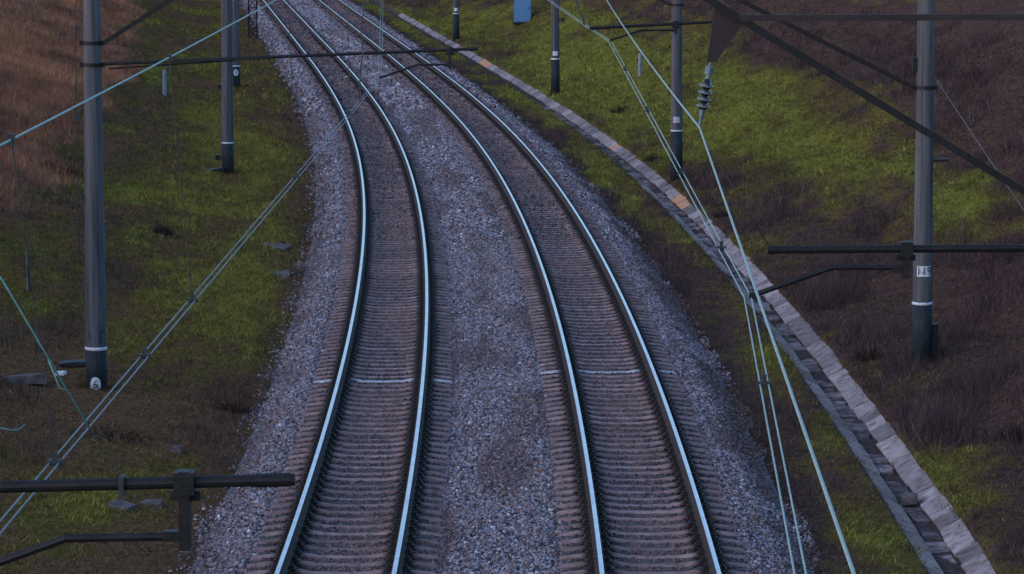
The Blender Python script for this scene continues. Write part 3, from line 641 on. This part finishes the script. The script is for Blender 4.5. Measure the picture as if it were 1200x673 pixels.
for side, pts, nm, cm in (('left', ctL, 'left', M['wire_grey']), ('right', ctR, 'right', M['wire'])):
    for dx, w in ((-.028, 'outer' if side == 'left' else 'inner'), (.028, 'inner' if side == 'left' else 'outer')):
        o = wire('contact_wire', shift(pts, dx), .0058, cm, '%s one of the paired pale contact wires above the %s track' % ('left' if dx < 0 else 'right', side), 'overhead wire', 'paired contact wires')
        cl.append(o)
def clamp(o, p, sz=.05):
    mb = MB(); mb.box(p, (.085, sz * 1.2, sz * .7)); mb.box(p + V3((0, 0, .03)), (.03, .03, .07)); mb.build('clamp', M['wire_dark'], o)
for y in (18, 22.3, 25.5, 37, 48): clamp(cl[0], at_y(ctL, y))
for y in (20.0, 27.2, 34, 43, 52, 66): clamp(cl[2], at_y(ctR, y))
msL = path(sag((-3.0, -28, 8.0), (-2.98, NLy, 7.79), .3), sag((-2.98, NLy, 7.79), (-2.42, yA, 8.28), .06), sag((-2.42, yA, 8.28), (-4.25, yB, 8.2), .5), sag((-4.25, yB, 8.2), (-8.15, yC, 8.2), .5), sag((-8.15, yC, 8.2), (-13.2, 190, 8.2), .5))
msR = path(sag((.53, -18, 6.12), (1.47, yR, 7.40), 0), sag((1.47, yR, 7.40), (1.55, yD, 7.55), .10), sag((1.55, yD, 7.55), (.05, yE, 7.5), .4), sag((.05, yE, 7.5), (-3.35, yF, 7.5), .4), sag((-3.35, yF, 7.5), (-8.65, yG, 7.5), .4))
mL = wire('messenger_wire', msL, .0078, M['wire'], 'pale green messenger wire rising across the upper left corner', 'overhead wire', 'messenger wires')
mR = wire('messenger_wire', msR, .0078, M['wire'], 'pale green messenger wire hanging from the ribbed insulator at right', 'overhead wire', 'messenger wires')
def dropper(parent, a, b, r=.005, m_=None, wig=.0, name='dropper', bead=False):
    n = 10; pts = [a.lerp(b, k / n) + V3((random.uniform(-wig, wig), 0, 0)) for k in range(n + 1)]; pts[0] = a; pts[-1] = b
    mb = MB(); mb.tube(pts, r, 6); mb.box(a, (.04, .06, .07))
    if bead:
        p = a.lerp(b, .38); mb.tube([p + V3((0, 0, .12)), p, p - V3((0, 0, .10)), p - V3((0, 0, .16))], [.006, .014, .007, .016], 8)
    return mb.build(name, m_ or M['wire_dark'], parent)
for y in (18.0, 25.5, 37, 48, 68, 80, 92, 112, 124, 136): dropper(mL, at_y(msL, y + .0), at_y(ctL, y), .005, wig=.004, bead=(y == 18.0))
for y in (66, 78, 90, 112, 124): dropper(mR, at_y(msR, y), at_y(ctR, y), .005)
dropper(mL, at_y(msL, 52), at_y(ctL, 51.5), .013, wig=.035, name='jumper_cable')
dropper(mR, at_y(msR, 70), at_y(ctR, 68.5), .022, wig=.03, name='jumper_cable')
o = wire('stay_wire', [V3((-2.86, NLy, 7.8)), V3((-2.52, NLy, 7.36)), V3((-2.11, NLy - .0, 6.63))], .005, M['wire_teal'], 'teal stay wire slanting down to the contact wires at far left', 'stay wire')
mb = MB(); mb.tube([(-2.30, NLy, 6.96), (-2.265, NLy - .02, 6.88), (-2.245, NLy - .01, 6.82), (-2.215, NLy, 6.81)], .004, 6); mb.build('frayed_strand', M['wire_teal'], o)
mb = MB(); mb.tube([(-2.11, NLy, 6.63), (-1.94, NLy, 6.36)], .004, 6); mb.box((-1.94, NLy - .02, 6.33), (.025, .09, .10)); mb.build('lower_stay', M['wire_dark'], o)
wire('stay_wire', [V3((1.47, yR, 7.36)), V3((2.03, yR, 6.46))], .004, M['wire_dark'], 'thin stay wire from the ribbed insulator down to the tube tip at right', 'stay wire')
wire('guy_wire', sag((8.34, yD, 5.50), (11.5, yD, .95), .02), .0085, M['wire_grey'], 'thin pale guy wire falling to the right from the 119 mast', 'guy wire')

# ------------------------------------------------------------------ small trackside things
def ground_pt(s, o, dz=0): return pt(s, o, float(height(s, o)) + dz)
# blue cabinet
c = ground_pt(170.8, 11.4, -.05); cb = empty('blue_cabinet', c); tag(cb, 'blue metal trackside cabinet on the far green bank', 'cabinet')
mb = MB(); mb.box(c + V3((0, 0, 1.05)), (1.06, .7, 1.9)); mb.build('body', M['blue'], cb)
mb = MB(); mb.box(c + V3((0, 0, .06)), (1.14, .78, .14)); mb.build('plinth', M['steel'], cb)
mb = MB(); mb.box(c + V3((0, 0, 2.03)), (1.14, .8, .06)); mb.build('roof', M['blue'], cb)
mb = MB(); mb.box(c + V3((0, -.362, 1.05)), (.96, .02, 1.76)); d_ = mb.build('door', M['blue'], cb)
mb = MB(); mb.box(c + V3((.4, -.385, 1.0)), (.03, .03, .16)); mb.build('handle', M['steel'], d_)
# marker posts
for s_, o_, lab, h_ in ((113.3, -10.4, 'short grey marker post in the grass behind the left masts', 1.15), (120.2, 11.2, 'short grey marker post on the green right bank', 1.15)):
    c = ground_pt(s_, o_, -.1); r_ = empty('marker_post', c); tag(r_, lab, 'marker post', 'grey marker posts')
    mb = MB(); mb.tube([c, c + V3((.01, 0, h_))], [.095, .085], 8); mb.build('shaft', M['post'], r_)
    mb = MB(); mb.tube([c + V3((.01, 0, h_)), c + V3((.01, 0, h_ + .05))], [.09, .03], 8); mb.build('cap', M['post'], r_)
# lattice signal mast
c = ground_pt(177, -5.15, -.1); lm = empty('lattice_mast', c); tag(lm, 'dark steel lattice mast beside the far left ballast edge', 'lattice mast')
for sx in (-1, 1):
    for sy in (-1, 1):
        mb = MB(); mb.bar(c + V3((sx * .27, sy * .27, 0)), c + V3((sx * .22, sy * .22, 7.5)), .06, .06); mb.build('leg', M['steel'], lm)
for k in range(11):
    z0 = .1 + k * .66; w = .27 - .05 * z0 / 7.5; w2 = .27 - .05 * (z0 + .66) / 7.5
    mb = MB()
    for sy in (-1, 1):
        mb.bar(c + V3((-w, sy * w, z0)), c + V3((w2, sy * w2, z0 + .66)), .03, .03); mb.bar(c + V3((w, sy * w + .01, z0)), c + V3((-w2, sy * w2 + .01, z0 + .66)), .03, .03); mb.bar(c + V3((-w, sy * w, z0)), c + V3((w, sy * w, z0)), .04, .05)
        mb.bar(c + V3((sy * w, -w, z0)), c + V3((sy * w2, w2, z0 + .66)), .03, .03); mb.bar(c + V3((sy * w, -w, z0)), c + V3((sy * w, w, z0)), .04, .05)
    mb.build('bracing', M['steel'], lm)
mb = MB(); mb.box(c + V3((.36, 0, 1.25)), (.16, .3, .22)); mb.build('terminal_box', M['paint_white'], lm)
# rubble
def rock(name, p, size, m_, label, cat, seed, group=None, flat=.5):
    r_ = random.Random(seed); bm = bmesh.new(); bmesh.ops.create_icosphere(bm, subdivisions=2, radius=.5)
    for v in bm.verts:
        n = v.co.normalized(); k = 1 + .28 * math.sin(n.x * 5 + seed) * math.cos(n.y * 4 - seed) + r_.uniform(-.07, .07)
        q = V3((max(-.36, min(.36, v.co.x * k * 1.2)), max(-.36, min(.36, v.co.y * k * 1.2)), max(-.3, min(.3, v.co.z * k))))
        v.co = V3((q.x * size[0] * 1.4, q.y * size[1] * 1.4, q.z * size[2] * 1.6))
    me = bpy.data.meshes.new(name); bm.to_mesh(me); bm.free(); me.materials.append(m_)
    o = bpy.data.objects.new(name, me); col.objects.link(o); o.location = p; o.rotation_euler = (r_.uniform(-.15, .15), r_.uniform(-.15, .15), r_.uniform(-.5, .5)); return tag(o, label, cat, group)
rock('concrete_block', ground_pt(37.9, -9.0, .08), (.8, .4, .22), M['rubble'], 'long broken concrete block lying left of the number 6 mast', 'rubble', 1)
rock('concrete_block', ground_pt(37.2, -9.75, .03), (.5, .4, .22), M['rubble'], 'broken concrete block at the left edge beside the longer block', 'rubble', 2)
rock('stone_slab', ground_pt(40.1, -8.35, .06), (.55, .35, .12), M['steel'], 'flat dark slab by the foot of the number 6 mast', 'rubble', 3)
rock('stone', ground_pt(39.0, -8.45, .05), (.17, .15, .08), M['paint_white'], 'small white stone by the foot of the number 6 mast', 'stone', 4)
rock('stone', ground_pt(32.6, -5.6, .04), (.20, .18, .14), M['rubble'], 'pale stone in the grass near the left ballast edge', 'stone', 5)
rock('stone_slab', ground_pt(27.4, -5.95, .01), (.40, .34, .11), M['rubble'], 'pale broken slab below the near registration tube', 'rubble', 6)
rock('stone_slab', ground_pt(28.0, -5.55, .0), (.36, .3, .09), M['rubble'], 'brown flat slab beside the pale broken slab at lower left', 'rubble', 8)
rock('stone_slab', ground_pt(63.3, -5.45, -.035), (.8, .8, .12), M['rubble'], 'grey flat stone slab in the grass beside the left ballast', 'rubble', 7)
rock('stone_slab', ground_pt(57.5, -5.2, -.045), (.7, .8, .12), M['rubble'], 'lower grey flat stone slab beside the left ballast', 'rubble', 9)
rock('stone_slab', ground_pt(82.2, -7.95, .03), (.9, .5, .14), M['steel'], 'dark slab at the foot of the mast with small boxes', 'rubble', 10)
rock('stone', ground_pt(29.5, 6.72, .0) + V3((0, 0, .12)), (.26, .34, .16), M['rubble'], 'dark boulder lying in the drainage channel', 'stone', 12)
c = ground_pt(32.3, -8.3, .12); wire('cable_end', [c + V3((-.35, 0, .03)), c + V3((-.12, 0, -.02)), c + V3((.02, 0, .0)), c + V3((.12, 0, .09))], .012, M['wire_teal'], 'loose teal cable end on the grass at far left', 'cable')

# ------------------------------------------------------------------ vegetation
def blades(name, s, o, h, w, cols, nb, lean, label, cat, spread=.06, bend=.5, mat_=None):
    n = len(s); x, y = xy(s, o); z = height(s, o)
    rep = lambda a: np.repeat(a, nb, axis=0)
    N_ = n * nb; bx_ = rep(x) + rng.normal(0, spread, N_); by_ = rep(y) + rng.normal(0, spread, N_); bz = rep(z) - .015
    hh = rep(h) * rng.uniform(.5, 1.25, N_); ww = rep(w) * rng.uniform(.6, 1.3, N_)
    az = rng.uniform(0, 2 * np.pi, N_); ln = rng.normal(0, lean, (N_, 2)) * hh[:, None]
    dx = np.cos(az) * ww / 2; dy = np.sin(az) * ww / 2
    V = np.empty((N_, 3, 3)); V[:, 0] = np.stack([bx_ - dx, by_ - dy, bz], 1); V[:, 1] = np.stack([bx_ + dx, by_ + dy, bz], 1)
    V[:, 2] = np.stack([bx_ + ln[:, 0], by_ + ln[:, 1], bz + hh], 1)
    cc = rep(cols * rng.uniform(.6, 1.35, (n, 1))) * rng.uniform(.6, 1.4, (N_, 1)); cc = np.repeat(cc, 3, axis=0)
    o_ = np_mesh(name, V.reshape(-1, 3), np.arange(N_ * 3).reshape(-1, 3), mat_ or M['grass'], cc)
    return tag(o_, label, cat, kind='stuff')
def scatter(zones):
    S = []; O = []
    for s0, s1, o0, o1, d in zones:
        n = int((s1 - s0) * (o1 - o0) * d); S.append(rng.uniform(s0, s1, n)); O.append(rng.uniform(o0, o1, n))
    return np.concatenate(S), np.concatenate(O)
# short grass and moss
s, o = scatter([(15, 60, -14, -4.4, 75), (15, 60, 4.6, 6.2, 75), (15, 60, 7.2, 15, 75), (60, 115, -16, -4.4, 34), (60, 115, 4.7, 6.2, 34), (60, 115, 7.25, 18, 34), (115, 240, -20, -4.4, 9), (115, 240, 4.7, 6.2, 9), (115, 240, 7.3, 24, 9)])
cc, g_, red, toe = plant_colour(s, o, .2)
keep = rng.random(len(s)) < (.35 + .65 * g_) * (1 - .8 * red) * (1 - np.where(o > 0, .75, .4) * toe)
s, o, cc, g_ = s[keep], o[keep], cc[keep], g_[keep]
far = np.where(s > 115, 1.9, np.where(s > 60, 1.3, 1.0))
blades('grass', s, o, (.05 + .06 * g_) * far, .013 * far * 1.5, cc * 1.25, 6, .75, 'short mossy green grass over the banks and verges', 'grass', spread=.05)
# flattened dead litter between the grass
s, o = scatter([(15, 60, -14, -4.5, 62), (15, 60, 4.7, 6.15, 50), (15, 60, 7.3, 15, 70), (60, 115, -17, -4.5, 26), (60, 115, 4.7, 6.15, 26), (60, 115, 7.3, 19, 30), (115, 240, -22, -4.6, 7), (115, 240, 7.4, 26, 8)])
cc, g_, red, toe = plant_colour(s, o)
keep = rng.random(len(s)) < (1.05 - .55 * g_) * (1 - .7 * red)
s, o, cc = s[keep], o[keep], cc[keep]
lc = np.where((rng.random(len(s)) < .5)[:, None], np.array([.20, .135, .072]), np.array([.085, .056, .036]))
far = np.where(s > 115, 2.0, np.where(s > 60, 1.4, 1.0))
blades('dead_litter', s, o, .045 * far, .014 * far * 1.5, np.where((o > 6.5)[:, None], (cc * .5 + lc * .5) * .75, cc * .5 + lc * .5), 5, 1.1, 'flattened brown dead grass litter on the banks', 'litter', spread=.07)
# weeds hanging over the channel edge and growing round the mast feet
s, o = scatter([(15, 110, 7.24, 7.44, 34), (15, 110, 6.0, 6.24, 22)])
for ms, mo in ((38.0, -7.65), (82.5, -7.4), (126.7, -7.2), (40.6, 8.52), (81.0, 7.45), (122.0, 7.5)):
    a_ = rng.uniform(0, 6.28, 60); q_ = .21 + rng.exponential(.10, 60); s = np.concatenate([s, ms + q_ * np.sin(a_)]); o = np.concatenate([o, mo + q_ * np.cos(a_)])
keep = fbm(s / 1.6, o, 140, 3) > .42; s, o = s[keep], o[keep]; n = len(s)
cc = np.where((rng.random(n) < .5)[:, None], np.array([.055, .040, .030]), np.array([.075, .066, .026]))
blades('edge_weeds', s, o, np.full(n, .13), np.full(n, .012), cc, 7, .8, 'dark weeds fringing the channel edges and mast feet', 'weeds', spread=.05)
# dead brown weeds
s, o = scatter([(15, 60, -14, -4.6, 26), (15, 60, 7.3, 16, 60), (60, 115, -17, -4.6, 10), (60, 115, 7.3, 20, 22), (115, 240, -22, -4.6, 3), (115, 240, 7.4, 26, 6), (15, 110, 4.7, 5.6, 14)])
cc, g_, red, toe = plant_colour(s, o)
pn = fbm(s / 3, o / 1.3, 120, 3)
keep = rng.random(len(s)) < np.clip(1.15 - 1.7 * g_, 0.04, 1) * (1 - red) * smooth(.3, .6, pn)
s, o, cc, pn = s[keep], o[keep], cc[keep], pn[keep]
dry = np.where((rng.random(len(s)) < .4)[:, None], np.array([.115, .078, .062]), np.array([.058, .040, .040]))
dry = np.where((o > 0)[:, None], dry * np.array([1, .95, 1.08]), dry) * (.55 + 1.0 * fbm(s / .9, o / .6, 125, 2))[:, None]
far = np.where(s > 115, 1.7, np.where(s > 60, 1.3, 1.0))
blades('dead_weeds', s, o, (.09 + .42 * smooth(.42, .75, pn)) * np.where(o > 0, 1, .6), .010 * far, dry, 6, .45, 'dead brown weed stems covering the banks', 'weeds', spread=.10)
# dry reddish grass on the left bank
s, o = scatter([(45, 115, -24, -11, 26), (115, 250, -30, -10, 9)])
_, _, red, _ = plant_colour(s, o)
keep = rng.random(len(s)) < red * 1.1
s, o = s[keep], o[keep]; n = len(s); t_ = fbm(s / 5, o / 1.8, 130, 3)[:, None]
cc = np.array([.60, .27, .13]) * t_ ** 1.4 * 1.2 + np.array([.12, .066, .045]) * (1 - t_)
blades('dry_grass', s, o, np.full(n, .30), np.full(n, .018) * np.where(s > 115, 1.6, 1), cc, 7, .5, 'tall dry reddish grass on the upper left bank', 'grass', spread=.14)
# separate dark weed tussocks
def tussock(s_, o_, r_, h_, label, dark=1.0):
    n = 170; a = rng.uniform(0, 2 * np.pi, n); q = np.sqrt(rng.random(n)) * r_
    c = ground_pt(s_, o_, -.03)
    V = []; F = []; K = []
    for k in range(n):
        b = V3((q[k] * math.cos(a[k]), q[k] * .8 * math.sin(a[k]), 0)); hh = h_ * random.uniform(.4, 1.1) * (1 - .5 * (q[k] / r_) ** 2)
        out = b * random.uniform(.2, .9) + V3((random.uniform(-.08, .08), random.uniform(-.08, .08), hh)); w = .011
        t = random.uniform(0, 6.28); d = V3((math.cos(t) * w, math.sin(t) * w, 0)); m = (b + b + out) / 2 * .55 + b * .3; m.z = hh * .6
        i = len(V); V += [b - d, b + d, m + d * .8, m - d * .8, b + out]; F += [(i, i + 1, i + 2), (i, i + 2, i + 3), (i + 3, i + 2, i + 4)]
        cl_ = np.array([.045, .030, .026]) * random.uniform(.6, 1.5) * dark; K += [cl_] * 5
    o = np_mesh('weed_tussock', V, F, M['grass'], np.array(K)); o.location = c; return tag(o, label, 'weed tussock', 'dark weed tussocks')
TU = [(62.5, -8.5, .38, .34, 'dark weed tussock in open grass right of the number 6 mast shaft'), (37.3, -5.0, .34, .30, 'dark weed tussock close to the left ballast, level with the mast foot'),
      (71.9, -11.7, .40, .5, 'larger of two dark tussocks left of the number 6 mast'), (71.5, -12.4, .28, .34, 'smaller of two dark tussocks left of the number 6 mast'),
      (33.2, -6.9, .75, .22, 'wide flat dark weed patch below the number 6 mast'),
      (42.2, 7.75, .42, .34, 'dark tussock overhanging the channel left of the 119 mast'), (69.5, 7.55, .30, .30, 'dark tussock at the channel edge nearest the 117 mast'), (88.0, 7.5, .32, .3, 'dark tussock on the channel edge beyond the 117 mast'),
      (83.0, 15.5, .5, .5, 'dark tussock high on the brown right bank at the top right'), (107.0, 8.6, .5, .4, 'dark weed clump between the two far right masts'), (31.0, 8.9, .5, .4, 'dark weed tussock on the lower right bank')]
for a in TU: tussock(*a)
